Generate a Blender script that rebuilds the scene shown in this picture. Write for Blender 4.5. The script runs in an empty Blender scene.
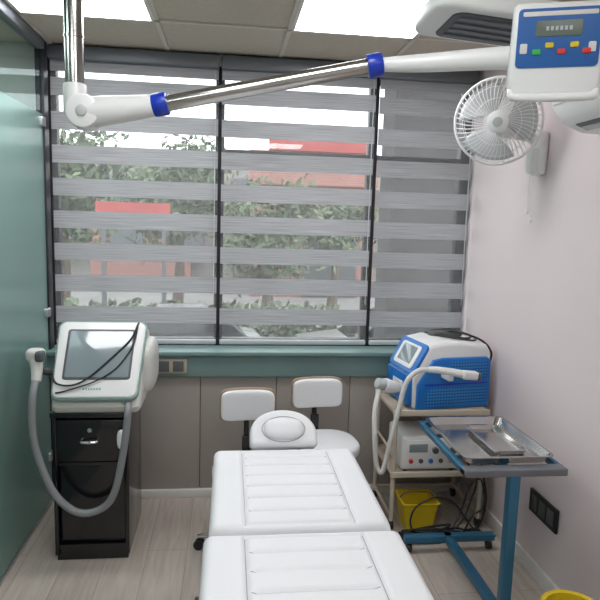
import bpy, bmesh, math, random
from mathutils import Vector, Matrix, Euler
random.seed(4)
sc = bpy.context.scene
try:
    sc.view_settings.view_transform = 'Standard'
except Exception: pass

# ------------------------------------------------------------ materials
def mat(name, col, rough=.5, metal=0., var=.06, nscale=6., bump=0., bscale=60., emit=0., coat=0., stretch=None):
    m = bpy.data.materials.new(name); m.use_nodes = True
    nt = m.node_tree; b = nt.nodes['Principled BSDF']
    b.inputs['Roughness'].default_value = rough; b.inputs['Metallic'].default_value = metal
    if coat: b.inputs['Coat Weight'].default_value = coat
    tc = nt.nodes.new('ShaderNodeTexCoord'); mp = nt.nodes.new('ShaderNodeMapping')
    nt.links.new(tc.outputs['Object'], mp.inputs[0])
    if stretch: mp.inputs['Scale'].default_value = stretch
    n = nt.nodes.new('ShaderNodeTexNoise'); n.inputs['Scale'].default_value = nscale; n.inputs['Detail'].default_value = 4
    nt.links.new(mp.outputs[0], n.inputs['Vector'])
    r = nt.nodes.new('ShaderNodeValToRGB')
    r.color_ramp.elements[0].position = .3; r.color_ramp.elements[1].position = .7
    r.color_ramp.elements[0].color = tuple(max(0, c*(1-var)) for c in col)+(1,)
    r.color_ramp.elements[1].color = tuple(min(1, c*(1+var)) for c in col)+(1,)
    nt.links.new(n.outputs['Fac'], r.inputs[0]); nt.links.new(r.outputs[0], b.inputs['Base Color'])
    if bump:
        n2 = nt.nodes.new('ShaderNodeTexNoise'); n2.inputs['Scale'].default_value = bscale
        nt.links.new(mp.outputs[0], n2.inputs['Vector'])
        bp = nt.nodes.new('ShaderNodeBump'); bp.inputs['Strength'].default_value = bump; bp.inputs['Distance'].default_value = .005
        nt.links.new(n2.outputs['Fac'], bp.inputs['Height']); nt.links.new(bp.outputs[0], b.inputs['Normal'])
    if emit:
        b.inputs['Emission Color'].default_value = tuple(col)+(1,); b.inputs['Emission Strength'].default_value = emit
    return m

def mix_transparent(name, col, alpha, transl=.5, lo=.8, hi=1.12):
    """cloth sheet: alpha = coverage; transl = share of translucent scatter"""
    m = bpy.data.materials.new(name); m.use_nodes = True; nt = m.node_tree; nt.nodes.clear()
    out = nt.nodes.new('ShaderNodeOutputMaterial')
    tr = nt.nodes.new('ShaderNodeBsdfTransparent'); di = nt.nodes.new('ShaderNodeBsdfDiffuse'); tl = nt.nodes.new('ShaderNodeBsdfTranslucent')
    tc = nt.nodes.new('ShaderNodeTexCoord'); mp = nt.nodes.new('ShaderNodeMapping'); mp.inputs['Scale'].default_value = (1.5, 1, 160)
    n = nt.nodes.new('ShaderNodeTexNoise'); n.inputs['Scale'].default_value = 2.5; n.inputs['Detail'].default_value = 3
    nt.links.new(tc.outputs['Object'], mp.inputs[0]); nt.links.new(mp.outputs[0], n.inputs['Vector'])
    r = nt.nodes.new('ShaderNodeValToRGB'); r.color_ramp.elements[0].position = .35; r.color_ramp.elements[1].position = .65
    r.color_ramp.elements[0].color = tuple(c*lo for c in col)+(1,); r.color_ramp.elements[1].color = tuple(min(1, c*hi) for c in col)+(1,)
    nt.links.new(n.outputs['Fac'], r.inputs[0])
    nt.links.new(r.outputs[0], di.inputs[0]); nt.links.new(r.outputs[0], tl.inputs[0])
    m1 = nt.nodes.new('ShaderNodeMixShader'); m1.inputs[0].default_value = transl
    nt.links.new(di.outputs[0], m1.inputs[1]); nt.links.new(tl.outputs[0], m1.inputs[2])
    m2 = nt.nodes.new('ShaderNodeMixShader'); m2.inputs[0].default_value = alpha
    nt.links.new(tr.outputs[0], m2.inputs[1]); nt.links.new(m1.outputs[0], m2.inputs[2])
    nt.links.new(m2.outputs[0], out.inputs[0])
    return m

def glassmat(name, tint=(1, 1, 1), refl=.06):
    m = bpy.data.materials.new(name); m.use_nodes = True; nt = m.node_tree; nt.nodes.clear()
    out = nt.nodes.new('ShaderNodeOutputMaterial')
    tr = nt.nodes.new('ShaderNodeBsdfTransparent'); tr.inputs[0].default_value = tint+(1,)
    gl = nt.nodes.new('ShaderNodeBsdfGlossy'); gl.inputs['Roughness'].default_value = .02
    mx = nt.nodes.new('ShaderNodeMixShader'); mx.inputs[0].default_value = refl
    nt.links.new(tr.outputs[0], mx.inputs[1]); nt.links.new(gl.outputs[0], mx.inputs[2]); nt.links.new(mx.outputs[0], out.inputs[0])
    return m

def frosted(name):
    m = bpy.data.materials.new(name); m.use_nodes = True; nt = m.node_tree; nt.nodes.clear()
    out = nt.nodes.new('ShaderNodeOutputMaterial')
    tc = nt.nodes.new('ShaderNodeTexCoord'); n = nt.nodes.new('ShaderNodeTexNoise'); n.inputs['Scale'].default_value = .8
    nt.links.new(tc.outputs['Object'], n.inputs['Vector'])
    r = nt.nodes.new('ShaderNodeValToRGB')
    r.color_ramp.elements[0].color = (.32, .48, .45, 1); r.color_ramp.elements[1].color = (.44, .61, .57, 1)
    nt.links.new(n.outputs['Fac'], r.inputs[0])
    di = nt.nodes.new('ShaderNodeBsdfDiffuse'); tl = nt.nodes.new('ShaderNodeBsdfTranslucent'); gl = nt.nodes.new('ShaderNodeBsdfGlossy')
    gl.inputs['Roughness'].default_value = .22; gl.inputs[0].default_value = (.8, .95, .92, 1)
    nt.links.new(r.outputs[0], di.inputs[0]); nt.links.new(r.outputs[0], tl.inputs[0])
    a = nt.nodes.new('ShaderNodeMixShader'); a.inputs[0].default_value = .55
    nt.links.new(di.outputs[0], a.inputs[1]); nt.links.new(tl.outputs[0], a.inputs[2])
    b = nt.nodes.new('ShaderNodeMixShader'); fr = nt.nodes.new('ShaderNodeFresnel'); fr.inputs[0].default_value = 1.5
    nt.links.new(fr.outputs[0], b.inputs[0]); nt.links.new(a.outputs[0], b.inputs[1]); nt.links.new(gl.outputs[0], b.inputs[2])
    nt.links.new(b.outputs[0], out.inputs[0])
    return m

def planks(name):
    m = bpy.data.materials.new(name); m.use_nodes = True; nt = m.node_tree; b = nt.nodes['Principled BSDF']
    tc = nt.nodes.new('ShaderNodeTexCoord'); mp = nt.nodes.new('ShaderNodeMapping'); mp.inputs['Rotation'].default_value = (0, 0, math.pi/2)
    nt.links.new(tc.outputs['Object'], mp.inputs[0])
    br = nt.nodes.new('ShaderNodeTexBrick'); br.inputs['Scale'].default_value = 1
    br.inputs['Brick Width'].default_value = 1.2; br.inputs['Row Height'].default_value = .19; br.inputs['Mortar Size'].default_value = .0018
    br.inputs['Color1'].default_value = (.48, .42, .37, 1); br.inputs['Color2'].default_value = (.54, .48, .425, 1); br.inputs['Mortar'].default_value = (.34, .30, .26, 1)
    br.offset = .37
    nt.links.new(mp.outputs[0], br.inputs['Vector'])
    mp2 = nt.nodes.new('ShaderNodeMapping'); mp2.inputs['Scale'].default_value = (14, 1.2, 1)
    nt.links.new(tc.outputs['Object'], mp2.inputs[0])
    n = nt.nodes.new('ShaderNodeTexNoise'); n.inputs['Scale'].default_value = 3; n.inputs['Detail'].default_value = 7; n.inputs['Distortion'].default_value = .6
    nt.links.new(mp2.outputs[0], n.inputs['Vector'])
    r = nt.nodes.new('ShaderNodeValToRGB'); r.color_ramp.elements[0].position = .32; r.color_ramp.elements[1].position = .7
    r.color_ramp.elements[0].color = (.84, .81, .78, 1); r.color_ramp.elements[1].color = (1.05, 1.05, 1.05, 1)
    nt.links.new(n.outputs['Fac'], r.inputs[0])
    mx = nt.nodes.new('ShaderNodeMix'); mx.data_type = 'RGBA'; mx.blend_type = 'MULTIPLY'; mx.inputs[0].default_value = 1
    nt.links.new(br.outputs['Color'], mx.inputs[6]); nt.links.new(r.outputs[0], mx.inputs[7])
    nt.links.new(mx.outputs[2], b.inputs['Base Color']); b.inputs['Roughness'].default_value = .38
    return m

def bricks(name):
    m = bpy.data.materials.new(name); m.use_nodes = True; nt = m.node_tree; b = nt.nodes['Principled BSDF']
    tc = nt.nodes.new('ShaderNodeTexCoord'); mp = nt.nodes.new('ShaderNodeMapping'); mp.inputs['Rotation'].default_value = (math.pi/2, 0, 0)
    nt.links.new(tc.outputs['Object'], mp.inputs[0])
    br = nt.nodes.new('ShaderNodeTexBrick'); br.inputs['Scale'].default_value = 2.5
    br.inputs['Color1'].default_value = (.30, .11, .09, 1); br.inputs['Color2'].default_value = (.36, .15, .12, 1); br.inputs['Mortar'].default_value = (.4, .36, .34, 1)
    nt.links.new(mp.outputs[0], br.inputs['Vector']); nt.links.new(br.outputs['Color'], b.inputs['Base Color']); b.inputs['Roughness'].default_value = .85
    return m

def grille(name):
    m = bpy.data.materials.new(name); m.use_nodes = True; nt = m.node_tree; b = nt.nodes['Principled BSDF']
    tc = nt.nodes.new('ShaderNodeTexCoord'); v = nt.nodes.new('ShaderNodeTexVoronoi'); v.inputs['Scale'].default_value = 60; v.inputs['Randomness'].default_value = 0
    nt.links.new(tc.outputs['Object'], v.inputs['Vector'])
    r = nt.nodes.new('ShaderNodeValToRGB'); r.color_ramp.elements[0].position = .30; r.color_ramp.elements[1].position = .42
    r.color_ramp.elements[0].color = (.003, .02, .09, 1); r.color_ramp.elements[1].color = (.02, .22, .60, 1)
    nt.links.new(v.outputs['Distance'], r.inputs[0]); nt.links.new(r.outputs[0], b.inputs['Base Color']); b.inputs['Roughness'].default_value = .4
    return m

M = {}
M['wall'] = mat('painted_wall_pinkish', (.74, .645, .65), .7, var=.02, nscale=2)
M['wallw'] = mat('painted_wall_white', (.7, .68, .66), .7, var=.02)
M['ceil'] = mat('ceiling_tile', (.54, .48, .40), .9, var=.05, nscale=40, bump=.2, bscale=200)
M['tbar'] = mat('ceiling_tbar', (.62, .57, .50), .5, var=.02)
M['floor'] = planks('wood_planks')
M['panelbr'] = mat('cabinet_laminate', (.345, .31, .28), .5, var=.04, nscale=4)
M['seam'] = mat('panel_seam_dark', (.09, .08, .075), .7)
M['teal'] = mat('teal_paint', (.17, .265, .255), .45, var=.04)
M['trim'] = mat('white_trim', (.72, .70, .67), .45, var=.02)
M['darkfr'] = mat('dark_aluminium', (.025, .027, .032), .4, .3, var=.1)
M['alu'] = mat('brushed_aluminium', (.55, .56, .58), .3, .9, var=.05)
M['steel'] = mat('polished_steel', (.52, .51, .495), .17, 1., var=.06)
M['chrome'] = mat('chrome', (.8, .8, .8), .1, 1., var=.02)
M['white'] = mat('white_plastic', (.80, .80, .79), .3, var=.015)
M['offwhite'] = mat('ivory_plastic', (.66, .65, .61), .35, var=.02)
M['leather'] = mat('white_leatherette', (.78, .78, .795), .42, var=.015, nscale=3, bump=.12, bscale=220)
M['stitch'] = mat('grey_seam_piping', (.36, .36, .38), .6)
M['black'] = mat('black_plastic', (.012, .012, .014), .35, var=.1)
M['gblack'] = mat('gloss_black_lacquer', (.006, .006, .008), .16, var=.1, coat=.3)
M['blue'] = mat('blue_plastic', (.008, .16, .52), .32, var=.04)
M['grille'] = grille('blue_perforated_grille')
M['dblue'] = mat('blue_collar', (.01, .04, .42), .3, var=.04)
M['bluem'] = mat('blue_painted_metal', (.03, .14, .24), .35, .2, var=.08)
M['grey'] = mat('grey_hose_rubber', (.25, .26, .27), .45, var=.05)
M['lgrey'] = mat('light_grey_plastic', (.5, .52, .53), .4, var=.03)
M['dgrey'] = mat('dark_grey_plastic', (.09, .095, .10), .45, var=.05)
M['mid'] = mat('mid_grey_edge', (.16, .17, .19), .4, .3, var=.05)
M['screen'] = mat('display_glass', (.24, .29, .31), .12, var=.04, coat=.6)
M['rim'] = mat('mint_bezel_rim', (.26, .40, .36), .3, var=.03)
M['yellow'] = mat('yellow_plastic', (.70, .52, .02), .4, var=.05)
M['beige'] = mat('beige_shelf', (.50, .41, .32), .5, var=.05, nscale=5, stretch=(1, 10, 1))
M['cream'] = mat('cream_enamel', (.60, .53, .43), .4, var=.03)
M['plywood'] = mat('plywood_back', (.34, .24, .16), .5, var=.1, stretch=(1, 1, 12))
M['red'] = mat('red_button', (.65, .03, .02), .4); M['green'] = mat('green_button', (.03, .45, .08), .4)
M['lcd'] = mat('lcd_display', (.13, .16, .13), .3)
M['keypad'] = mat('keypad_blue', (.015, .11, .36), .4, var=.03)
M['socket'] = mat('socket_plate', (.42, .36, .29), .4)
M['light'] = mat('light_diffuser', (.97, .98, 1.), .5, var=.0, emit=12.)
M['band'] = mix_transparent('blind_woven_band', (.44, .44, .455), 1., .26, .72, 1.15)
M['sheer'] = mix_transparent('blind_sheer_mesh', (.66, .66, .66), .17, .40, .97, 1.03)
M['glass'] = glassmat('window_glass', (.93, .95, .94), .05)
M['cglass'] = glassmat('clear_partition_glass', (.80, .90, .88), .10)
M['frost'] = frosted('frosted_teal_glass')
M['asphalt'] = mat('street_paving', (.25, .245, .235), .9, var=.15, nscale=1.5)
M['leaf'] = mat('foliage_leaf', (.105, .135, .075), .7, var=.5, nscale=1.2)
M['bark'] = mat('tree_bark', (.12, .09, .07), .9, var=.3)
M['bld'] = mat('facade_plaster', (.30, .285, .265), .8, var=.1, nscale=1)
M['bldd'] = mat('facade_dark_stone', (.035, .032, .032), .8, var=.2, nscale=2)
M['brick'] = bricks('red_brick')
M['redp'] = mat('red_signboard', (.34, .05, .045), .5, var=.1)
M['cred'] = mat('car_paint_maroon', (.22, .03, .03), .2, coat=.6)
M['cwhite'] = mat('car_paint_white', (.42, .42, .43), .2, coat=.6, var=.02)

# ------------------------------------------------------------ geometry helpers
def empty(name, loc=(0, 0, 0), rz=0.):
    e = bpy.data.objects.new(name, None); sc.collection.objects.link(e)
    e.location = loc; e.rotation_euler = (0, 0, rz); e.empty_display_size = .1
    return e
I4 = Matrix.Identity(4)
def mk(name, par, verts, faces, m, smooth=True, ang=35, T=I4, bm=None):
    me = bpy.data.meshes.new(name)
    if bm is not None:
        bm.transform(T); bmesh.ops.recalc_face_normals(bm, faces=bm.faces); bm.to_mesh(me); bm.free()
    else:
        me.from_pydata([tuple(T @ Vector(v)) for v in verts], [], faces)
        b2 = bmesh.new(); b2.from_mesh(me); bmesh.ops.recalc_face_normals(b2, faces=b2.faces); b2.to_mesh(me); b2.free()
    me.materials.append(m)
    if smooth:
        for p in me.polygons: p.use_smooth = True
        try: me.set_sharp_from_angle(angle=math.radians(ang))
        except Exception: pass
    o = bpy.data.objects.new(name, me); sc.collection.objects.link(o)
    if par: o.parent = par
    return o
def xf(loc=(0, 0, 0), rot=(0, 0, 0)):
    return Matrix.Translation(loc) @ Euler(rot).to_matrix().to_4x4()
def box(name, par, c, s, m, bev=0., rot=(0, 0, 0), seg=3, T=I4):
    bm = bmesh.new(); bmesh.ops.create_cube(bm, size=1)
    bmesh.ops.scale(bm, vec=s, verts=bm.verts)
    if bev: bmesh.ops.bevel(bm, geom=list(bm.edges), offset=min(bev, min(s)*.49), segments=seg, profile=.5, affect='EDGES')
    return mk(name, par, None, None, m, smooth=bev > 0, ang=50, T=T @ xf(c, rot), bm=bm)
def boxmm(name, par, a, b, m, bev=0., T=I4):
    return box(name, par, [(a[i]+b[i])/2 for i in range(3)], [abs(b[i]-a[i]) for i in range(3)], m, bev, T=T)
def frame_to(d):
    d = Vector(d).normalized(); return d.to_track_quat('Z', 'Y').to_matrix().to_4x4()
def cyl(name, par, p1, p2, r, m, r2=None, seg=28, bev=0., T=I4):
    p1 = Vector(p1); p2 = Vector(p2); L = (p2-p1).length; r2 = r if r2 is None else r2
    if bev:
        prof = [(0, 0), (r-bev, 0), (r-bev*.3, bev*.3), (r, bev), (r2, L-bev), (r2-bev*.3, L-bev*.3), (r2-bev, L), (0, L)]
    else: prof = [(0, 0), (r, 0), (r2, L), (0, L)]
    return lathe(name, par, prof, m, T=T @ Matrix.Translation(p1) @ frame_to(p2-p1), seg=seg)
def lathe(name, par, prof, m, T=I4, seg=32, ang=35):
    v = []; f = []; n = len(prof)
    for i in range(seg):
        a = 2*math.pi*i/seg
        for r, z in prof: v.append((r*math.cos(a), r*math.sin(a), z))
    for i in range(seg):
        j = (i+1) % seg
        for k in range(n-1):
            if prof[k][0] < 1e-6 and prof[k+1][0] < 1e-6: continue
            f.append((i*n+k, j*n+k, j*n+k+1, i*n+k+1))
    bm = bmesh.new(); vs = [bm.verts.new(p) for p in v]
    for q in f: bm.faces.new([vs[t] for t in q])
    bmesh.ops.remove_doubles(bm, verts=bm.verts, dist=1e-5)
    return mk(name, par, None, None, m, T=T, bm=bm, ang=ang)
def catmull(pts, res=8, closed=False):
    P = [Vector(p) for p in pts]; n = len(P); out = []
    rng = range(n if closed else n-1)
    for i in rng:
        if closed: a, b, c, d = P[(i-1) % n], P[i], P[(i+1) % n], P[(i+2) % n]
        else: a, b, c, d = P[max(i-1, 0)], P[i], P[i+1], P[min(i+2, n-1)]
        for k in range(res):
            t = k/res
            out.append(.5*((2*b)+(c-a)*t+(2*a-5*b+4*c-d)*t*t+(3*b-a-3*c+d)*t**3))
    if not closed: out.append(P[-1])
    return out
def sweep(path, r, seg=10, closed=False):
    n = len(path); v = []; f = []
    t0 = (path[1]-path[0]).normalized()
    up = Vector((0, 0, 1)) if abs(t0.z) < .9 else Vector((1, 0, 0))
    nrm = (up - t0*up.dot(t0)).normalized()
    for i, p in enumerate(path):
        if closed: t = (path[(i+1) % n]-path[i-1]).normalized()
        else: t = (path[min(i+1, n-1)]-path[max(i-1, 0)]).normalized()
        nrm = (nrm - t*nrm.dot(t)).normalized(); bn = t.cross(nrm)
        rr = r(i/(n-1)) if callable(r) else r
        for k in range(seg):
            a = 2*math.pi*k/seg; v.append(p+nrm*math.cos(a)*rr+bn*math.sin(a)*rr)
    for i in range(n if closed else n-1):
        j = (i+1) % n
        for k in range(seg):
            l = (k+1) % seg; f.append((i*seg+k, i*seg+l, j*seg+l, j*seg+k))
    if not closed:
        f.append(tuple(range(seg))); f.append(tuple((n-1)*seg+k for k in range(seg)))
    return v, f
def tube(name, par, pts, r, m, res=8, seg=10, closed=False, smooth_path=True, T=I4):
    path = catmull(pts, res, closed) if smooth_path else [Vector(p) for p in pts]
    v, f = sweep(path, r, seg, closed)
    return mk(name, par, v, f, m, T=T, ang=60)
def tubes(name, par, paths, r, m, seg=6, T=I4):
    V = []; F = []
    for p, closed in paths:
        v, f = sweep([Vector(q) for q in p], r, seg, closed); o = len(V); V += v; F += [tuple(i+o for i in q) for q in f]
    return mk(name, par, V, F, m, T=T, ang=60)
def rrect(w, h, r, n=6):
    o = []
    for cx, cy, a0 in ((w/2-r, h/2-r, 0), (-w/2+r, h/2-r, 90), (-w/2+r, -h/2+r, 180), (w/2-r, -h/2+r, 270)):
        for k in range(n+1):
            a = math.radians(a0+90*k/n); o.append((cx+r*math.cos(a), cy+r*math.sin(a)))
    return o
def prism(name, par, outline, depth, m, bev=0., T=I4, seg=3, ang=40):
    bm = bmesh.new(); vs = [bm.verts.new((x, y, -depth/2)) for x, y in outline]
    fc = bm.faces.new(vs); r = bmesh.ops.extrude_face_region(bm, geom=[fc])
    nv = [g for g in r['geom'] if isinstance(g, bmesh.types.BMVert)]
    bmesh.ops.translate(bm, vec=(0, 0, depth), verts=nv)
    if bev:
        ed = [e for e in bm.edges if abs(e.verts[0].co.z-e.verts[1].co.z) < 1e-6]
        bmesh.ops.bevel(bm, geom=ed, offset=bev, segments=seg, profile=.5, affect='EDGES', clamp_overlap=True)
    return mk(name, par, None, None, m, T=T, bm=bm, ang=ang)
def sell(name, par, R, m, e1=.4, e2=.4, T=I4, deform=None, nu=48, nv=24):
    def sp(c, e): return math.copysign(abs(c)**e, c)
    v = []; f = []
    for j in range(nv+1):
        b = -math.pi/2+math.pi*j/nv
        for i in range(nu):
            a = 2*math.pi*i/nu
            p = (R[0]*sp(math.cos(b), e1)*sp(math.cos(a), e2), R[1]*sp(math.cos(b), e1)*sp(math.sin(a), e2), R[2]*sp(math.sin(b), e1))
            v.append(deform(p) if deform else p)
    for j in range(nv):
        for i in range(nu):
            k = (i+1) % nu; f.append((j*nu+i, j*nu+k, (j+1)*nu+k, (j+1)*nu+i))
    bm = bmesh.new(); vs = [bm.verts.new(p) for p in v]
    for q in f:
        try: bm.faces.new([vs[t] for t in q])
        except Exception: pass
    bmesh.ops.remove_doubles(bm, verts=bm.verts, dist=1e-5)
    return mk(name, par, None, None, m, T=T, bm=bm, ang=80)
YZX = Matrix(((0, 0, 1, 0), (1, 0, 0, 0), (0, 1, 0, 0), (0, 0, 0, 1)))   # outline (y,z) extruded along x
XZY = Matrix(((1, 0, 0, 0), (0, 0, -1, 0), (0, 1, 0, 0), (0, 0, 0, 1)))  # outline (x,z) extruded along -y

# ------------------------------------------------------------ room shell
XL, XR, YW, YB, H = -1.0, 1.46, 3.50, -1.6, 2.55
XFAR = -2.6
boxmm('floor', None, (XFAR-.1, YB-.1, -.12), (XR+.1, 3.75, 0), M['floor'])
boxmm('ceiling', None, (XFAR-.1, YB-.1, H), (XR+.1, 3.75, H+.12), M['ceil'])
boxmm('wall_right', None, (XR, YB-.1, 0), (XR+.12, 3.75, H), M['wall'])
boxmm('wall_left', None, (XFAR-.12, YB-.1, 0), (XFAR, 3.75, H), M['wallw'])
boxmm('wall_rear', None, (XFAR, YB-.12, 0), (XR, YB, H), M['wallw'])
ww = empty('wall_window', (0, 0, 0))
boxmm('wall_below_window', ww, (XFAR, 3.50, 0), (XR, 3.72, .86), M['wallw'])
boxmm('wall_header', ww, (XFAR, 3.56, 2.50), (XR, 3.72, H), M['wallw'])
boxmm('wall_beside_window', ww, (XFAR, 3.56, .86), (-1.02, 3.72, 2.50), M['wallw'])
pn = empty('trim_panelling', (0, 0, 0))
boxmm('backing', pn, (-1.0, 3.435, .0), (XR, 3.50, .74), M['seam'])
seams = [-1.0, -.60, -.157, .285, .725, 1.165, XR]
for i in range(6):
    boxmm('panel_%d' % i, pn, (seams[i]+.002, 3.42, .052), (seams[i+1]-.002, 3.44, .733), M['panelbr'], .001)
boxmm('teal_fascia', pn, (XL, 3.395, .735), (XR, 3.50, .862), M['teal'], .004)
boxmm('sill_top', pn, (XL, 3.37, .862), (XR, 3.56, .886), M['teal'], .005)
boxmm('baseboard_window', None, (XL, 3.405, 0), (XR-.012, 3.44, .05), M['trim'], .003)
boxmm('baseboard_right', None, (XR-.014, YB, 0), (XR, 3.44, .075), M['trim'], .003)

# ceiling grid
gr = empty('trim_ceiling_grid', (0, 0, H))
gx = [-.97-.62*2, -.97-.62, -.97, -.35, .27, .89]; gy = [3.0-.6*k for k in range(8)]
for x in gx: box('tbar_long', gr, (x, .95, -.004), (.022, 5.1, .010), M['tbar'])
for y in gy: box('tbar_cross', gr, (-.57, y, -.0045), (4.05, .022, .009), M['tbar'])
def panel(x0, y0):
    e = empty('ceiling_light_panel', (x0+.31, y0+.3, H))
    box('diffuser', e, (0, 0, -.010), (.575, .555, .008), M['light'])
    for s in (-1, 1):
        box('frame_x', e, (0, s*.284, -.008), (.60, .014, .014), M['trim'])
        box('frame_y', e, (s*.294, 0, -.008), (.014, .56, .014), M['trim'])
for x0, y0 in ((-.97, 2.4), (.27, 2.4), (-.35, .6), (.27, -.6), (-.97, -.6), (-2.21, 2.4), (-2.21, .6)):  # last pair is added past the partition to light the frosted glass
    panel(x0, y0)

# ------------------------------------------------------------ window
wn = empty('window_1', (0, 3.60, 0))
def wbar(n, x0, x1, z0, z1): boxmm(n, wn, (x0, 0, z0), (x1, .06, z1), M['darkfr'], .003)
wbar('frame_bottom', -1.02, XR, .86, .92); wbar('frame_top', -1.02, XR, 2.45, 2.50)
wbar('frame_left', -1.02, -.97, .92, 2.45); wbar('frame_right', 1.39, XR, .92, 2.45)
wbar('mullion_1', -.088, -.038, .92, 2.45); wbar('mullion_2', .815, .870, .92, 2.45)
wbar('transom', -.038, .815, 2.0, 2.04)
wbar('transom_r', .870, 1.39, 2.0, 2.04)
boxmm('pane_1', wn, (-.97, .025, .92), (-.088, .031, 2.45), M['glass'])
boxmm('pane_2', wn, (-.038, .025, .92), (.815, .031, 2.45), M['glass'])
boxmm('pane_3', wn, (.870, .025, .92), (1.39, .031, 2.45), M['glass'])

# zebra blinds
def blind(x0, x1, dz):
    e = empty('zebra_roller_blind', ((x0+x1)/2, 3.535, 0)); w = x1-x0; hw = w/2
    zb, zt = .925, 2.47
    box('cassette', e, (0, -.005, 2.502), (w, .07, .075), M['mid'], .01)
    cs = [1.07+.18*k+dz for k in range(8)]
    V = []; F = []
    def quad(a, b, y):
        n = len(V); V.extend([(-hw+.003, y, a), (hw-.003, y, a), (hw-.003, y, b), (-hw+.003, y, b)]); F.append((n, n+1, n+2, n+3))
    for c in cs:
        quad(c-.048, c+.048, 0)
    quad(2.41, 2.47, 0)
    mk('woven_bands', e, V, F, M['band'], smooth=False)
    V = []; F = []
    ed = [zb] + sum([[c-.048, c+.048] for c in cs], [])+[2.41]
    for k in range(0, len(ed), 2): 
        if ed[k+1] > ed[k]: quad(ed[k], ed[k+1], 0)
    mk('sheer_bands', e, V, F, M['sheer'], smooth=False)
    box('bottom_bar', e, (0, 0, .912), (w-.006, .022, .030), M['lgrey'], .008)
    tube('bead_chain', e, [((hw-.02), -.022, z) for z in (2.46, 1.7, 1.15)], .002, M['lgrey'], seg=6)
    tube('bead_chain_b', e, [(hw-.02, -.012, 2.46), (hw-.02, -.012, 1.7), (hw-.02, -.022, 1.15)], .002, M['lgrey'], seg=6)
blind(-.985, -.070, 0); blind(-.056, .836, -.004); blind(.852, 1.438, -.012)

# ------------------------------------------------------------ partition
pt = empty('glass_partition', (XL, 0, 0))
boxmm('frosted_glass', pt, (-.006, YB, .02), (.006, 3.42, 2.16), M['frost'])
boxmm('clear_glass', pt, (-.005, YB, 2.16), (.005, 3.42, 2.49), M['cglass'])
boxmm('post', pt, (-.028, 3.42, .0), (.016, 3.50, 2.55), M['darkfr'], .004)
boxmm('head_rail', pt, (-.025, YB, 2.49), (.025, 3.42, 2.55), M['mid'], .004)
boxmm('floor_channel', pt, (-.015, YB, 0), (.015, 3.42, .02), M['alu'], .003)
for z in (.28, 1.10, 2.12):
    boxmm('glass_clip', pt, (-.02, 3.36, z-.025), (.022, 3.43, z+.025), M['alu'], .006)

# ------------------------------------------------------------ treatment bed
def cushion(name, par, x0, x1, y0, y1, z0, z1, seamx, seamy, chans, r=.03, chx=None):
    def samples(a, b, n): 
        s = [a+(r*(1-math.cos(math.pi/2*k/6))) for k in range(7)]
        e = [b-(r*(1-math.cos(math.pi/2*k/6))) for k in range(7)][::-1]
        return s+[a+r+(b-a-2*r)*k/n for k in range(1, n)]+e
    X = samples(x0, x1, 180); Y = samples(y0, y1, 260)
    def h(x, y):
        d = lambda t: 0 if t >= r else r-math.sqrt(max(0, r*r-(r-t)**2))
        z = z1-max(d(x-x0), d(x1-x), 0)-max(d(y-y0), d(y1-y), 0)*.999
        z = max(z, z0+.002)
        g = 0
        for s in seamx:
            if seamy[0]-.005 < y < seamy[1]+.005: g = max(g, .014*math.exp(-abs((x-s)/.007)**1.3))
        if seamx[0] < x < seamx[1]:
            for s in seamy: g = max(g, .014*math.exp(-abs((y-s)/.007)**1.3))
            if seamy[0] < y < seamy[1]:
                for s in chans: g = max(g, .013*math.exp(-abs((y-s)/.009)**1.3)*min(1, (seamx[1]-abs(x))/.03))
        z -= g
        z += .006*math.sin(math.pi*(x-x0)/(x1-x0))*math.sin(math.pi*(y-y0)/(y1-y0))
        return z
    nx, ny = len(X), len(Y); V = [(x, y, h(x, y)) for y in Y for x in X]; F = []
    for j in range(ny-1):
        for i in range(nx-1): F.append((j*nx+i, j*nx+i+1, (j+1)*nx+i+1, (j+1)*nx+i))
    ring = [i for i in range(nx)]+[j*nx+nx-1 for j in range(1, ny)]+[(ny-1)*nx+i for i in range(nx-2, -1, -1)]+[j*nx for j in range(ny-2, 0, -1)]
    b = len(V)
    for k in ring: V.append((V[k][0], V[k][1], z0))
    n = len(ring)
    for k in range(n): F.append((ring[k], ring[(k+1) % n], b+(k+1) % n, b+k))
    F.append(tuple(b+k for k in range(n)))
    o = mk(name, par, V, F, M['leather'], ang=75)
    P = []
    for s in seamx: P.append(([(s, y, h(s, y)+.0008) for y in [seamy[0]+(seamy[1]-seamy[0])*k/40 for k in range(41)]], False))
    for s in list(seamy)+list(chans):
        xa = seamx[1]-(0 if s in seamy else .012)
        P.append(([(x, s, h(x, s)+.0008) for x in [-xa+2*xa*k/40 for k in range(41)]], False))
    tubes(name+'_stitching', par, P, .0018, M['stitch'], seg=6)
    return o
bed = empty('treatment_bed', (.25, 1.7, 0))
cushion('back_cushion', bed, -.305, .305, .145, .82, .55, .65, (-.185, .185), (.17, .785), [.26, .355, .45, .545, .64, .72])
cushion('leg_cushion', bed, -.32, .32, -1.05, .115, .55, .65, (-.19, .19), (-1.0, .085), [-.9, -.8, -.7, -.6, -.5, -.4, -.3, -.2, -.1, 0])
boxmm('top_plate', bed, (-.28, -1.02, .52), (.28, .80, .549), M['dgrey'], .005)
for y in (-.75, .5):
    for s in (-1, 1): box('upright', bed, (s*.2, y, .27), (.05, .05, .50), M['white'], .006)
    box('foot_bar', bed, (0, y, .035), (.56, .07, .05), M['white'], .01)
    for s in (-1, 1): cyl('foot_pad', bed, (s*.25, y, 0), (s*.25, y, .015), .025, M['black'])
box('base_spine', bed, (0, -.125, .05), (.10, 1.3, .05), M['white'], .01)
box('motor_housing', bed, (0, -.1, .30), (.24, .42, .42), M['white'], .03)
cyl('hinge_rod', bed, (-.3, .13, .545), (.3, .13, .545), .012, M['steel'])
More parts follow.
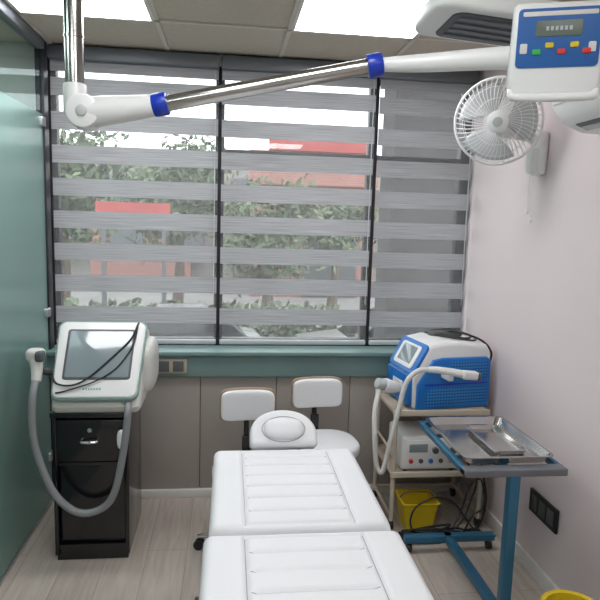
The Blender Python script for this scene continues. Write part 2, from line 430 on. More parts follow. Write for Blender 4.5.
cyl('release_knob', bed, (-.335, -.1, .56), (-.31, -.1, .56), .014, M['black'], bev=.004)
ty = math.radians(46)
HT = xf((.0, .89, .705), (ty, 0, 0))
arch = [(-.135, -.085), (.135, -.085), (.15, -.07)]
for k in range(25):
    a = math.pi*k/24; c, s_ = math.cos(a), math.sin(a)
    arch.append((.150*math.copysign(abs(c)**.95, c), -.03+.120*abs(s_)**.95))
arch.append((-.15, -.07))
prism('headrest_cushion', bed, arch, .07, M['leather'], .022, T=HT, seg=5, ang=60)
sell('headrest_pillow', bed, (.088, .050, .030), M['leather'], .7, .75, T=HT @ xf((0, -.01, .035)))
tube('headrest_seam', bed, [(.096*math.cos(a*math.pi/12), -.01+.060*math.sin(a*math.pi/12), .0355) for a in range(24)], .002, M['stitch'], closed=True, res=3, T=HT)
for s in (-1, 1): cyl('headrest_rod', bed, (s*.07, .74, .535), (s*.07, .89, .66), .009, M['steel'])

# ------------------------------------------------------------ stools with backrest
def stool(loc, rz, hs, zb, yb):
    e = empty('swivel_stool', loc, rz)
    sell('seat', e, (.185, .175, .038), M['leather'], .5, .75, T=xf((0, 0, hs-.038)))
    cyl('seat_plate', e, (0, 0, hs-.095), (0, 0, hs-.06), .09, M['black'], bev=.005)
    cyl('gas_column', e, (0, 0, .11), (0, 0, hs-.09), .017, M['chrome']); cyl('column_sleeve', e, (0, 0, .08), (0, 0, .28), .027, M['black'])
    for k in range(5):
        a = 2*math.pi*k/5+.3; c, s = math.cos(a), math.sin(a)
        tube('base_arm_%d' % k, e, [(c*.02, s*.02, .10), (c*.13, s*.13, .095), (c*.26, s*.26, .065)], lambda t: .018-.006*t, M['chrome'])
        cyl('caster_stem_%d' % k, e, (c*.255, s*.255, .03), (c*.255, s*.255, .07), .008, M['black'])
        for q in (-1, 1):
            cyl('caster_wheel_%d' % k, e, (c*.255-s*q*.006, s*.255+c*q*.006, .025), (c*.255-s*q*.022, s*.255+c*q*.022, .025), .025, M['black'], bev=.003)
    tube('back_bracket', e, [(0, .05, hs-.08), (0, yb-.02, hs-.085), (0, yb+.035, hs-.03), (0, yb+.045, zb-.02), (0, yb+.036, zb+.02)], .014, M['black'])
    box('bracket_plate', e, (0, yb+.028, zb), (.07, .012, .10), M['black'], .004)
    box('bracket_front', e, (0, yb+.03, hs+.02), (.045, .022, .09), M['black'], .006)
    bend = lambda p: (p[0], p[1]-1.1*p[0]*p[0], p[2]*(1-.8*p[0]*p[0]))
    sell('backrest_shell', e, (.144, .010, .086), M['plywood'], .3, .35, T=xf((0, yb+.018, zb)), deform=bend)
    sell('backrest_pad', e, (.136, .022, .078), M['leather'], .35, .35, T=xf((0, yb, zb)), deform=bend)
stool((.115, 2.78, 0), .06, .46, .70, .20)
stool((.50, 2.97, 0), .1, .52, .715, .17)

# ------------------------------------------------------------ black cabinet + treatment machine (left)
cb = empty('black_drawer_cabinet', (-.63, 2.97, 0))
boxmm('side_left', cb, (-.172, -.195, .03), (-.154, .20, .71), M['gblack'], .002)
boxmm('side_right', cb, (.154, -.195, .03), (.172, .20, .71), M['gblack'], .002)
boxmm('top', cb, (-.18, -.205, .71), (.18, .205, .735), M['gblack'], .004)
boxmm('bottom', cb, (-.154, -.19, .06), (.154, .19, .08), M['gblack'])
boxmm('plinth', cb, (-.165, -.185, 0), (.165, .19, .06), M['gblack'], .003)
boxmm('back', cb, (-.154, .18, .08), (.154, .195, .71), M['gblack'])
boxmm('drawer_front', cb, (-.150, -.205, .50), (.150, -.185, .70), M['gblack'], .004)
boxmm('drawer_box', cb, (-.145, -.185, .51), (.145, .15, .66), M['black'])
boxmm('mid_rail', cb, (-.154, -.19, .475), (.154, .18, .49), M['gblack'])
boxmm('lower_door', cb, (-.150, -.172, .085), (.150, -.158, .472), M['gblack'], .003)
cyl('drawer_lock', cb, (.0, -.207, .655), (.0, -.216, .655), .010, M['chrome'])
tube('drawer_handle', cb, [(-.035, -.205, .61), (-.03, -.235, .605), (.03, -.235, .605), (.035, -.205, .61)], .007, M['chrome'])

mc = empty('skin_treatment_machine', (-.60, 2.97, .735))
prof = [(-.20, .0), (.19, .0), (.205, .12), (.19, .26), (.12, .345), (.055, .36), (-.03, .26), (-.225, .035), (-.215, .01)]
prism('machine_body', mc, prof, .40, M['offwhite'], .03, T=YZX @ Matrix.Identity(4), seg=5)
sell('side_bulge_right', mc, (.05, .15, .13), M['offwhite'], .6, .6, T=xf((.195, .06, .17)))
sell('side_bulge_left', mc, (.03, .15, .13), M['offwhite'], .6, .6, T=xf((-.195, .06, .17)))
cosn, sinn = .628, .778
PT = Matrix(((1, 0, 0, -.003), (0, cosn, -sinn, -.105), (0, sinn, cosn, .225), (0, 0, 0, 1)))
def trap(w0, w1, h, r, n=6):
    o = rrect(1, 1, r, n); out = []
    for x, y in o:
        w = w0+(w1-w0)*(y+.5); out.append((x*w, y*h))
    return out
prism('bezel_rim', mc, trap(.385, .42, .405, .09), .030, M['rim'], .006, T=PT)
prism('bezel', mc, trap(.372, .405, .39, .09), .022, M['white'], .006, T=PT @ xf((0, 0, .010)))
prism('display_surround', mc, trap(.305, .315, .262, .05), .006, M['dgrey'], .001, T=PT @ xf((.0, .022, .021)))
prism('display', mc, trap(.285, .295, .24, .03), .006, M['screen'], .001, T=PT @ xf((.0, .022, .0225)))
for k in range(7): box('logo_mark', mc, (-.05+.012*k, -.155, .0215), (.008, .011, .001), M['rim'], T=PT)
tube('screen_cable', mc, [(.165, .205, -.01), (.165, .18, .028), (.14, .10, .030), (.07, .01, .030), (-.03, -.10, .030), (-.10, -.14, .030), (-.17, -.13, .028), (-.20, -.08, .020), (-.212, -.06, -.02)], .0045, M['black'], T=PT)
tube('screen_cable_b', mc, [(.165, .17, .028), (.15, .06, .030), (.09, -.05, .030), (-.0, -.12, .030), (-.12, -.165, .028), (-.17, -.175, .024)], .0035, M['black'], T=PT)
L = lambda x, y, z: (x+.60, y-2.97, z-.735)
tube('handpiece_holder', mc, [L(-.79, 2.92, .90), L(-.83, 2.87, .90), L(-.86, 2.83, .92)], .016, M['dgrey'])
tube('handpiece', mc, [L(-.875, 2.80, 1.0), L(-.868, 2.79, .97), L(-.86, 2.77, .93), L(-.858, 2.75, .89)], lambda t: .034-.013*t, M['offwhite'], seg=18)
sell('handpiece_head', mc, (.042, .035, .032), M['offwhite'], .7, .7, T=xf(L(-.872, 2.80, 1.0)))
sell('handpiece_tip', mc, (.02, .03, .025), M['dgrey'], .6, .6, T=xf(L(-.845, 2.775, 1.0)))
tube('umbilical_hose', mc, [L(-.858, 2.755, .90), L(-.862, 2.71, .84), L(-.865, 2.70, .72), L(-.85, 2.70, .58), L(-.79, 2.70, .40), L(-.72, 2.70, .31), L(-.645, 2.70, .278), L(-.56, 2.70, .305), L(-.51, 2.70, .38), L(-.475, 2.70, .54), L(-.455, 2.70, .68), L(-.45, 2.71, .76), L(-.46, 2.78, .80)], .017, M['grey'], seg=14)
sell('hanging_applicator', mc, (.022, .020, .045), M['white'], .7, .8, T=xf(L(-.478, 2.715, .625)))
cyl('cable_gland', mc, L(-.46, 2.75, .785), L(-.46, 2.84, .80), .024, M['lgrey'])

# ------------------------------------------------------------ trolley (right) + ipl machine
ct = empty('equipment_trolley', (1.13, 3.16, 0))
for sx in (-1, 1):
    for sy in (-1, 1):
        cyl('leg', ct, (sx*.245, sy*.185, .05), (sx*.245, sy*.185, .655), .012, M['cream'])
        cyl('caster', ct, (sx*.245-.012, sy*.185, .025), (sx*.245+.012, sy*.185, .025), .025, M['black'], bev=.003)
for nme, z in (('top_shelf', .655), ('middle_shelf', .315)):
    box(nme, ct, (0, 0, z), (.52, .40, .018), M['beige'], .003)
    for s in (-1, 1): box(nme+'_edge', ct, (0, s*.20, z), (.53, .012, .032), M['cream'], .003)
for sx in (-1, 1):
    cyl('side_rail', ct, (sx*.245, -.185, .42), (sx*.245, .185, .42), .007, M['cream'])
    cyl('low_rail', ct, (sx*.245, -.185, .075), (sx*.245, .185, .075), .009, M['cream'])
cyl('rear_rail', ct, (-.245, .185, .075), (.245, .185, .075), .009, M['cream'])

ip = empty('ipl_machine', (1.165, 3.16, .6645), math.radians(9))
sx0, sz0, sx1, sz1 = -.225, .185, -.135, .345
pf = [(-.205, .0), (.220, .0), (.230, .03), (.228, .31), (.205, .342), (.08, .360), (-.05, .362), (sx1, sz1), (sx0, sz0), (-.23, .17), (-.225, .02)]
prism('shell', ip, pf, .31, M['white'], .022, T=XZY, seg=4)
blu = [(-.205, .003), (.224, .003), (.229, .03), (.227, .262), (.20, .280), (-.06, .280), (-.12, .270), (-.205, .135)]
for s in (-1, 1):
    prism('side_cover', ip, blu, .024, M['blue'], .009, T=Matrix.Translation((0, s*.156, 0)) @ XZY)
    prism('side_groove', ip, [(-.17, .133), (.210, .133), (.210, .143), (-.165, .143)], .008, M['dblue'], .002, T=Matrix.Translation((0, s*.166, 0)) @ XZY)
    prism('side_grille', ip, [(-.03, .158), (.205, .158), (.205, .256), (-.01, .256)], .006, M['grille'], .002, T=Matrix.Translation((0, s*.167, 0)) @ XZY)
    prism('side_grille_low', ip, [(-.16, .022), (.205, .022), (.205, .118), (-.14, .118)], .006, M['grille'], .002, T=Matrix.Translation((0, s*.167, 0)) @ XZY)
dv = Vector((sx1-sx0, 0, sz1-sz0)); Ls = dv.length; dv.normalize(); nv = Vector((-dv.z, 0, dv.x))
CT = Matrix(((0, dv.x, nv.x, (sx0+sx1)/2), (-1, 0, 0, 0), (0, dv.z, nv.z, (sz0+sz1)/2), (0, 0, 0, 1)))
prism('console_frame', ip, rrect(.305, Ls-.005, .03), .018, M['blue'], .005, T=CT @ xf((0, 0, .002)))
prism('console_face', ip, rrect(.22, Ls-.05, .02), .010, M['white'], .003, T=CT @ xf((0, 0, .010)))
prism('console_display', ip, rrect(.15, Ls-.085, .008), .006, M['screen'], .001, T=CT @ xf((0, .005, .015)))
box('front_cover', ip, (-.228, 0, .10), (.022, .29, .17), M['blue'], .008)
box('front_badge', ip, (-.240, 0, .11), (.006, .12, .05), M['white'], .002)
sell('carry_handle', ip, (.10, .035, .018), M['dgrey'], .5, .5, T=xf((.06, .05, .368)))
tube('top_cable', ip, [(-.04, .10, .37), (.0, .0, .370), (.08, -.08, .368), (.16, -.05, .362), (.20, .05, .36), (.12, .12, .368), (.02, .08, .374), (.10, -.0, .388), (.20, -.10, .356), (.242, -.14, .29), (.246, -.10, .20)], .006, M['black'], res=10)
tube('top_cable_b', ip, [(-.02, -.02, .373), (.06, -.11, .369), (.15, -.12, .362), (.19, .0, .366), (.10, .08, .388), (.0, .13, .370)], .005, M['black'], res=10)
RI = Matrix.Rotation(-math.radians(9), 4, 'Z')
def LI(x, y, z): 
    v = RI @ Vector((x-1.165, y-3.16, z-.6645)); return (v.x, v.y, v.z)
cyl('holder_cup', ip, LI(.905, 3.03, .77), LI(.815, 2.99, .80), .028, M['white'], r2=.038, bev=.005)
cyl('holder_nozzle', ip, LI(.815, 2.99, .80), LI(.775, 2.98, .815), .032, M['lgrey'], r2=.028, bev=.004)
tube('handpiece_hose', ip, [LI(1.03, 2.90, .905), LI(.96, 2.89, .90), LI(.90, 2.88, .84), LI(.865, 2.87, .70), LI(.83, 2.86, .55), LI(.805, 2.86, .42), LI(.785, 2.86, .375), LI(.762, 2.87, .42), LI(.75, 2.88, .56), LI(.755, 2.92, .68), LI(.785, 2.97, .78)], .013, M['offwhite'], seg=12)
tube('handpiece_grip', ip, [LI(1.02, 2.90, .905), LI(1.06, 2.895, .905), LI(1.14, 2.89, .895), LI(1.20, 2.885, .885)], lambda t: .016+.005*t, M['white'], seg=18)
box('handpiece_head', ip, LI(1.235, 2.885, .88), (.09, .045, .045), M['white'], .012, rot=(0, .12, 0))
box('handpiece_window', ip, LI(1.285, 2.885, .873), (.016, .036, .036), M['dgrey'], .004)
box('handpiece_rest', ip, LI(1.14, 2.955, .855), (.03, .10, .03), M['white'], .006)

dv2 = empty('desktop_beauty_device', (1.085, 3.10, .324))
box('case', dv2, (0, 0, .105), (.33, .26, .19), M['white'], .018)
box('front_panel', dv2, (0, -.131, .105), (.29, .008, .15), M['white'], .004)
box('display', dv2, (-.07, -.136, .135), (.10, .006, .045), M['screen'], .002)
for k in range(3): cyl('dial_%d' % k, dv2, (.02+.05*k, -.135, .125), (.02+.05*k, -.155, .125), .017, M['dgrey'], bev=.003)
for k in range(5): cyl('port_%d' % k, dv2, (-.11+.055*k, -.135, .065), (-.11+.055*k, -.146, .065), .012, M[['red', 'dgrey', 'blue', 'dgrey', 'lgrey'][k]], bev=.002)
for x in (-.13, .13):
    for y in (-.1, .1): cyl('foot', dv2, (x, y, 0), (x, y, .014), .012, M['black'])

yb = empty('yellow_waste_box', (1.04, 3.02, .0))
def tray(name, par, w0, d0, w1, d1, h, t, m, r=.02, T=I4):
    rings = [(w0, d0, 0), (w1, d1, h), (w1+.014, d1+.014, h), (w1+.014, d1+.014, h+.004), (w1-2*t, d1-2*t, h+.004), (w0-2*t, d0-2*t, t)]
    V = []; F = []; n = None
    for w, d, z in rings:
        o = rrect(w, d, r, 5); n = len(o); V += [(x, y, z) for x, y in o]
    for k in range(len(rings)-1):
        for i in range(n):
            j = (i+1) % n; F.append((k*n+i, k*n+j, (k+1)*n+j, (k+1)*n+i))
    F.append(tuple(range(n))); F.append(tuple(range((len(rings)-1)*n, len(rings)*n)))
    return mk(name, par, V, F, m, T=T, ang=40)
tray('box_body', yb, .155, .15, .195, .18, .155, .004, M['yellow'])
tube('box_handle', yb, [(-.097, 0, .155), (-.06, -.0, .185), (.06, 0, .185), (.097, 0, .155)], .004, M['dgrey'])

cab = empty('power_cable_tangle', (1.20, 2.90, 0))
random.seed(8)
for q in range(5):
    pts = [(.05*math.cos(q)+random.uniform(-.26, .16), random.uniform(-.085, -.01), .009+.010*q+.014*(i % 2)) for i in range(9)]
    tube('cable_%d' % q, cab, pts, .006, M['black'])
tube('cable_riser', cab, [(.10, .0, .01), (.16, .0, .06), (.185, .01, .20), (.15, .02, .40), (.17, .03, .52), (.20, .05, .60)], .006, M['black'])
tube('cable_riser_b', cab, [(-.02, -.02, .02), (.05, -.01, .08), (.10, .01, .18), (.13, .02, .29), (.09, .03, .37), (.065, .05, .42)], .005, M['black'])
tube('cable_riser_c', cab, [(.04, -.05, .02), (.10, -.03, .12), (.17, -.01, .16), (.15, .01, .30), (.10, .03, .25), (.06, .02, .14), (.0, -.02, .05)], .005, M['black'])
tube('cable_riser_d', cab, [(-.22, -.05, .02), (-.24, -.03, .10), (-.20, -.01, .17), (-.10, .0, .21), (.0, .01, .18), (.08, .0, .08), (.12, -.02, .03)], .005, M['black'])
box('power_strip', cab, (-.20, -.065, .022), (.22, .05, .04), M['black'], .006)
sell('power_adapter', cab, (.05, .03, .022), M['black'], .35, .35, T=xf((.10, -.05, .024)))

# ------------------------------------------------------------ overbed instrument table
tb = empty('instrument_table', (1.12, 2.40, 0))
boxmm('post', tb, (-.022, -.292, .06), (.022, -.252, .685), M['bluem'], .005)
boxmm('base_spine', tb, (-.022, -.29, .052), (.022, .37, .088), M['bluem'], .005)
for y, n in ((-.272, 'front'), (.35, 'back')):
    boxmm('base_cross_'+n, tb, (-.225, y-.02, .052), (.245, y+.02, .088), M['bluem'], .005)
    for s in (-.20, .22):
        cyl('caster_stem_'+n, tb, (s, y, .035), (s, y, .055), .008, M['steel'])
        cyl('caster_wheel_'+n, tb, (s-.011, y, .026), (s+.011, y, .026), .026, M['black'], bev=.003)
TZ = .008
boxmm('support_arm', tb, (-.02, -.29, .655+TZ), (.02, .285, .68+TZ), M['bluem'], .004)
boxmm('front_edge', tb, (-.206, -.292, .670+TZ), (.216, -.235, .700+TZ), M['mid'], .006)
for x in (-.194, .204): boxmm('side_edge', tb, (x-.012, -.28, .672+TZ), (x+.012, .29, .698+TZ), M['bluem'], .004)
boxmm('back_edge', tb, (-.206, .272, .672+TZ), (.216, .296, .698+TZ), M['bluem'], .004)
for y in (-.12, .12): boxmm('tray_rail', tb, (-.19, y-.008, .680+TZ), (.20, y+.008, .692+TZ), M['bluem'], .002)
sty = empty('steel_instrument_tray', (1.125, 2.42, .7005))
tray('tray_body', sty, .335, .455, .372, .488, .030, .003, M['steel'], .03)
tray('inner_tray', sty, .13, .30, .14, .31, .016, .002, M['steel'], .02, T=xf((.05, .0, .004)))

# floor bin
bn = empty('yellow_pedal_bin', (1.25, 1.86, 0))
lathe('bin_body', bn, [(0, 0), (.085, 0), (.09, .01), (.105, .270), (.112, .270), (.112, .285), (.10, .285), (.082, .012), (0, .012)], M['yellow'])
lathe('bin_liner', bn, [(.102, .281), (.115, .289), (.116, .255), (.113, .255)], M['yellow'])

# sockets
so = empty('wall_socket', (1.46, 2.46, .355))
boxmm('plate', so, (-.014, -.12, -.055), (0, .12, .055), M['black'], .004)
for y in (-.07, 0, .07): boxmm('outlet', so, (-.018, y-.027, -.035), (-.013, y+.027, .035), M['dgrey'], .003)
s2 = empty('wall_socket', (-.315, 3.395, .80))
boxmm('plate', s2, (-.085, -.012, -.042), (.085, 0, .042), M['socket'], .004)
for x in (-.045, .035): boxmm('outlet', s2, (x-.03, -.016, -.03), (x+.03, -.011, .03), M['dgrey'], .003)

# ------------------------------------------------------------ wall fan
fn = empty('wall_fan', (1.46, 2.73, 1.985))
boxmm('wall_bracket', fn, (-.05, -.045, -.10), (0, .045, .10), M['white'], .02)
boxmm('switch_box', fn, (-.075, -.035, -.09), (-.03, .035, .02), M['white'], .014)
fc = Vector((-.27, -.07, .125)); fd = Vector((-.42, -.88, -.16)).normalized()
back = fc-fd*.13
tube('neck', fn, [(-.03, 0, .05), (-.09, .02, .08), tuple(back+Vector((.02, 0, -.05))), tuple(back)], .022, M['white'], seg=14)
FT = Matrix.Translation(fc) @ frame_to(fd)
lathe('motor_housing', fn, [(0, -.20), (.035, -.195), (.06, -.17), (.068, -.11), (.066, -.07), (.05, -.055), (0, -.055)], M['white'], T=FT)
R0 = .188
def cage(front):
    P = []
    n = 50
    prof = [(.045, .068), (.08, .066), (.13, .055), (.17, .035), (R0, 0)] if front else [(.05, -.06), (.09, -.062), (.14, -.058), (.175, -.04), (R0, 0)]
    for k in range(n):
        a = 2*math.pi*k/n
        P.append(([(r*math.cos(a+.35*(R0-r)/R0), r*math.sin(a+.35*(R0-r)/R0), z) for r, z in prof], False))
    for r, z in ((.10, .0625 if front else -.0625), (.15, .046 if front else -.055)):
        P.append(([(r*math.cos(2*math.pi*k/40), r*math.sin(2*math.pi*k/40), z) for k in range(40)], True))
    return P
tubes('front_guard', fn, cage(True), .0014, M['white'], T=FT, seg=5)
tubes('rear_guard', fn, cage(False), .0014, M['white'], T=FT, seg=5)
tube('guard_ring', fn, [(R0*math.cos(2*math.pi*k/48), R0*math.sin(2*math.pi*k/48), 0) for k in range(48)], .006, M['white'], closed=True, res=2, T=FT)
lathe('guard_badge', fn, [(0, .076), (.035, .075), (.047, .070), (.048, .063), (0, .063)], M['white'], T=FT)
lathe('badge_disc', fn, [(0, .079), (.02, .078), (.021, .0755), (0, .0755)], M['lgrey'], T=FT)
lathe('hub', fn, [(0, .03), (.03, .028), (.04, .015), (.04, -.03), (0, -.03)], M['white'], T=FT)
for b in range(3):
    V = []; F = []; nr, na = 10, 12
    for i in range(nr+1):
        t = i/nr; r = .035+t*.135; wa = .5+.8*math.sin(min(1, t*1.15)*math.pi*.62); off = .25*t
        for j in range(na+1):
            s = j/na-.5; a = 2*math.pi*b/3+off+s*wa*1.25
            V.append((r*math.cos(a), r*math.sin(a), .028*s*2*(1-.3*t)-.004))
    for i in range(nr):
        for j in range(na): F.append((i*(na+1)+j, i*(na+1)+j+1, (i+1)*(na+1)+j+1, (i+1)*(na+1)+j))
    o = mk('blade_%d' % b, fn, V, F, M['lgrey'], T=FT)
    md = o.modifiers.new('thick', 'SOLIDIFY'); md.thickness = .002
for k, (dy, zz) in enumerate(((-.012, -.30), (.012, -.26))):
    tube('pull_cord_%d' % k, fn, [(-.055, dy, -.09), (-.056, dy*1.2, -.18), (-.052, dy*1.6, zz)], .0018, M['white'], seg=6)
    sell('pull_bead_%d' % k, fn, (.008, .008, .014), M['white'], 1, 1, T=xf((-.052, dy*1.6, zz-.008)), nu=14, nv=8)

# ------------------------------------------------------------ air conditioner
ac = empty('air_conditioner', (1.46, 1.88, 2.02))
XZY2 = Matrix(((1, 0, 0, 0), (0, 0, 1, 0), (0, 1, 0, 0), (0, 0, 0, 1)))
acp = [(0, .0), (-.07, .0), (-.15, .03), (-.205, .09), (-.222, .20), (-.20, .27), (-.15, .295), (0, .295)]
prism('housing', ac, acp, .88, M['white'], .012, T=XZY2, seg=3)
box('air_outlet', ac, (-.113, 0, .0145), (.055, .74, .008), M['dgrey'], .003, rot=(0, math.radians(20), 0))
box('louvre', ac, (-.105, 0, .008), (.035, .72, .005), M['lgrey'], .002, rot=(0, math.radians(15), 0))
box('front_seam', ac, (-.2085, 0, .10), (.004, .84, .004), M['lgrey'])

# ------------------------------------------------------------ ceiling mounted lamp arm
lp = empty('ceiling_mounted_therapy_lamp', (-.41, 1.70, 0))
G = lambda x, y, z: (x+.41, y-1.70, z)
lathe('ceiling_flange', lp, [(0, 2.50), (.035, 2.50), (.07, 2.53), (.08, 2.55), (0, 2.55)], M['white'])
cyl('drop_pole', lp, G(-.41, 1.70, 1.95), G(-.41, 1.70, 2.52), .025, M['steel'])
cyl('pole_seam', lp, G(-.41, 1.70, 2.10), G(-.41, 1.70, 2.106), .027, M['steel'])
A = Vector(G(-.385, 1.70, 1.912)); B = Vector(G(-.20, 1.67, 1.935)); C = Vector(G(.36, 1.60, 2.050))
d = (B-A).normalized()
cyl('joint_drum', lp, A+Vector((0, -.042, 0)), A+Vector((0, .042, 0)), .044, M['white'], bev=.01)
cyl('joint_cap', lp, A+Vector((0, -.049, 0)), A+Vector((0, -.042, 0)), .014, M['lgrey'], bev=.003)
cyl('joint_neck', lp, Vector((0, 0, 1.905)), Vector((0, 0, 1.985)), .030, M['white'], bev=.004)
tube('joint_housing', lp, [A-d*.02, A+d*.07, A+d*.14, B+d*.01], lambda t: .043-.017*t, M['white'], seg=20)
cyl('collar_1', lp, B-d*.005, B+(C-B).normalized()*.035, .030, M['dblue'], bev=.004)
cyl('spring_arm', lp, B, C, .0205, M['steel'])
dc = (C-B).normalized()
cyl('collar_2', lp, C-dc*.01, C+dc*.03, .030, M['dblue'], bev=.004)
Dp = Vector(G(.66, 1.47, 2.055))
tube('white_arm', lp, [C+dc*.02, C*.6+Dp*.4, Dp, Vector(G(.74, 1.45, 2.05))], lambda t: .017+.016*t, M['white'], seg=18)
cc = Vector(G(.755, 1.40, 2.054)); cd = Vector((-.36, -.93, -.12)).normalized()
zax = cd; xax = Vector((0, 0, 1)).cross(zax).normalized(); yax = zax.cross(xax)
BT = Matrix(((xax.x, yax.x, zax.x, cc.x), (xax.y, yax.y, zax.y, cc.y), (xax.z, yax.z, zax.z, cc.z), (0, 0, 0, 1)))
prism('controller_case', lp, [(-.104, -.07), (-.092, -.098), (.092, -.098), (.104, -.07), (.100, .100), (.091, .108), (-.091, .108), (-.100, .100)], .055, M['white'], .012, T=BT, seg=4)
prism('keypad_overlay', lp, rrect(.180, .128, .010), .004, M['keypad'], .001, T=BT @ xf((0, .030, .0285)))
prism('lcd', lp, rrect(.10, .034, .004), .004, M['lcd'], .001, T=BT @ xf((.0, .050, .030)))
prism('keypad_strip', lp, rrect(.160, .010, .003), .004, M['trim'], .001, T=BT @ xf((0, .082, .030)))
for k in range(6): box('lcd_text', lp, (-.025+.010*k, .050, .0323), (.006, .009, .0006), M['lgrey'], T=BT)
cols = ['green', 'yellow', 'red', 'yellow', 'red']
for k in range(5):
    prism('button_%d' % k, lp, rrect(.018, .012, .003), .006, M[cols[k]], .001, T=BT @ xf((-.045+.027*k, .0+(.014 if k % 2 else 0), .0305)))
for k in range(2): prism('button_row_%d' % k, lp, rrect(.016, .022, .003), .005, M['trim'], .001, T=BT @ xf((-.074+.148*k, .008, .0305)))
tube('lower_handle', lp, [(-.088, -.075, .0), (-.092, -.092, .025), (-.07, -.10, .033), (.07, -.10, .033), (.092, -.092, .025), (.088, -.075, .0)], .010, M['white'], seg=12, T=BT)
cyl('swivel', lp, Vector(G(.72, 1.46, 2.05)), Vector(G(.76, 1.52, 2.15)), .026, M['white'])
HD = xf(G(.775, 1.60, 2.178), (math.radians(-2), math.radians(4), 0))
prism('lamp_head', lp, rrect(.56, .23, .04, 8), .052, M['white'], .014, T=HD, seg=4)
prism('lamp_underside', lp, rrect(.47, .175, .03, 8), .010, M['dgrey'], .003, T=HD @ xf((0.01, 0, -.025)))
for k in range(4): box('lamp_tube', lp, (0.01, -.060+.040*k, -.031), (.43, .018, .006), M['mid'], .002, T=HD)

# ------------------------------------------------------------ outside
boxmm('street_ground', None, (-40, 3.9, -1.95), (40, 60, -1.8), M['asphalt'])
b1 = empty('street_building', (0, 32, -1.8))
boxmm('facade', b1, (-20, 0, 0), (18, 6, 6.8), M['bld'])
boxmm('brick_bay', b1, (-7, -.6, 0), (-2, .1, 4.6), M['brick'])
for i in range(12):
    for j in range(2): boxmm('facade_window', b1, (-18+3*i, -.68, 1.2+2.7*j), (-16.4+3*i, .02, 2.7+2.7*j), M['mid'])
b2 = empty('red_shop_sign', (0, 14.6, -1.8))
for x in (-3.0, -1.6): boxmm('sign_post', b2, (x, 0, 0), (x+.10, .10, 3.35), M['dgrey'])
boxmm('sign_board', b2, (-3.1, -.1, 3.35), (-1.4, .0, 3.72), M['redp'])
b3 = empty('red_brick_shop', (0, 26, -1.8))
boxmm('plaster_upper', b3, (.8, 0, 4.9), (6.4, 2, 6.3), M['brick'])
boxmm('sign_board', b3, (2.2, -.4, 4.1), (6.4, 2, 4.7), M['redp'])
boxmm('roof_sign', b3, (1.6, -.3, 6.3), (6.0, .2, 7.2), M['redp'])
boxmm('shop_wall', b3, (.9, .3, 0), (6.4, 2, 4.9), M['brick'])
boxmm('shop_opening', b3, (3.2, .2, 0), (5.6, .32, 3.0), M['dgrey'])
dk = empty('neighbouring_wall', (0, 6, -1.8))
boxmm('pier', dk, (1.62, 0, 0), (6, .5, 8), M['bldd'])
boxmm('ledge', dk, (1.62, -.1, 2.4), (6, 0, 2.5), M['bld'])
def tree(x, y, h, rr, n):
    e = empty('street_tree', (x, y, -1.8))
    tube('trunk', e, [(0, 0, 0), (.1, 0, h*.4), (-.05, .1, h*.75)], lambda t: .22-.13*t, M['bark'])
    V = []; F = []
    cl = [(random.gauss(0, rr*.45), random.gauss(0, rr*.25), h*.72+random.gauss(0, rr*.38)) for _ in range(16)]
    for _ in range(n):
        c = random.choice(cl); p = Vector((random.gauss(c[0], rr*.22), random.gauss(c[1], rr*.12), random.gauss(c[2], rr*.2)))
        u = Vector((random.gauss(0, 1), random.gauss(0, 1), random.gauss(0, 1))).normalized(); w = u.orthogonal().normalized()
        s = random.uniform(.10, .2); k = len(V)
        V += [p-u*s, p+w*s*.5, p+u*s, p-w*s*.5]; F.append((k, k+1, k+2, k+3))
    mk('foliage', e, V, F, M['leaf'], smooth=False)
tree(-5.2, 19.5, 5.6, 2.2, 3600); tree(-1.9, 22.5, 5.6, 2.1, 3600); tree(1.2, 19.5, 4.4, 1.5, 2600); tree(3.9, 22.5, 4.0, 1.5, 2200); tree(-9, 23, 6.5, 2.6, 2400)
hd = empty('hedge', (0, 16.0, -1.8)); V = []; F = []
for _ in range(4200):
    p = Vector((random.uniform(-9, 3), random.uniform(-.4, .4), random.uniform(0, 1.0)+.2*math.sin(_)))
    u = Vector((random.gauss(0, 1), random.gauss(0, 1), random.gauss(0, 1))).normalized(); w = u.orthogonal().normalized(); s = .13; k = len(V)
    V += [p-u*s, p+w*s*.6, p+u*s, p-w*s*.6]; F.append((k, k+1, k+2, k+3))
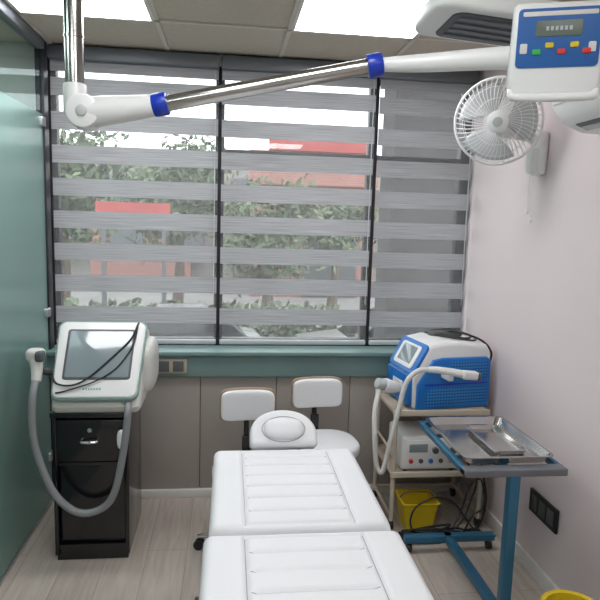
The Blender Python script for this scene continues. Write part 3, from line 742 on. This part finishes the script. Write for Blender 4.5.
mk('leaf_mass', hd, V, F, M['leaf'], smooth=False)
def car(x, y, rz, m):
    e = empty('parked_car', (x, y, -1.8), rz)
    low = [(-2.1, .25), (2.1, .25), (2.15, .55), (2.0, .80), (1.0, .92), (-1.5, .95), (-2.1, .85), (-2.15, .5)]
    top = [(-1.75, .92), (1.05, .90), (.45, 1.36), (.1, 1.44), (-.9, 1.44), (-1.4, 1.25)]
    prism('body', e, low, 1.72, m, .08, T=XZY); prism('cabin_glass', e, top, 1.46, M['gblack'], .05, T=XZY)
    prism('roof', e, [(-1.0, 1.42), (.15, 1.42), (.1, 1.475), (-.9, 1.475)], 1.3, m, .02, T=XZY)
    for sx in (-1.3, 1.3):
        for s in (-1, 1):
            cyl('tyre', e, (sx, s*.68, .32), (sx, s*.88, .32), .32, M['black'], bev=.04); cyl('rim', e, (sx, s*.885, .32), (sx, s*.87, .32), .2, M['alu'])
    for s in (-1, 1): box('headlight', e, (2.08, s*.62, .66), (.12, .32, .14), M['trim'], .03)
car(-1.4, 14.2-1.2, math.radians(-172), M['cwhite']); car(-4.6, 9.6, math.radians(-175), M['cred']); car(3.6, 13.0, math.radians(-176), M['alu'])

# ------------------------------------------------------------ world / lights
w = bpy.data.worlds.new('overcast_sky'); sc.world = w; w.use_nodes = True
bg = w.node_tree.nodes['Background']; bg.inputs[0].default_value = (.92, .95, 1., 1); bg.inputs[1].default_value = 3.9

# ------------------------------------------------------------ camera
psi, th, ro = math.radians(6.83), math.radians(7.68), .0297
R = Vector((math.cos(psi), -math.sin(psi), 0)); F_ = Vector((math.sin(psi)*math.cos(th), math.cos(psi)*math.cos(th), -math.sin(th)))
U = R.cross(F_); Rc = (R+U*ro).normalized(); Uc = (U-R*ro).normalized()
cam = bpy.data.cameras.new('camera'); co = bpy.data.objects.new('camera', cam); sc.collection.objects.link(co)
cam.sensor_width = 36; cam.lens = 36; cam.clip_start = .02
mt = Matrix((Rc, Uc, -F_)).transposed().to_4x4(); mt.translation = (0, 0, 1.65)
co.matrix_world = mt
sc.camera = co
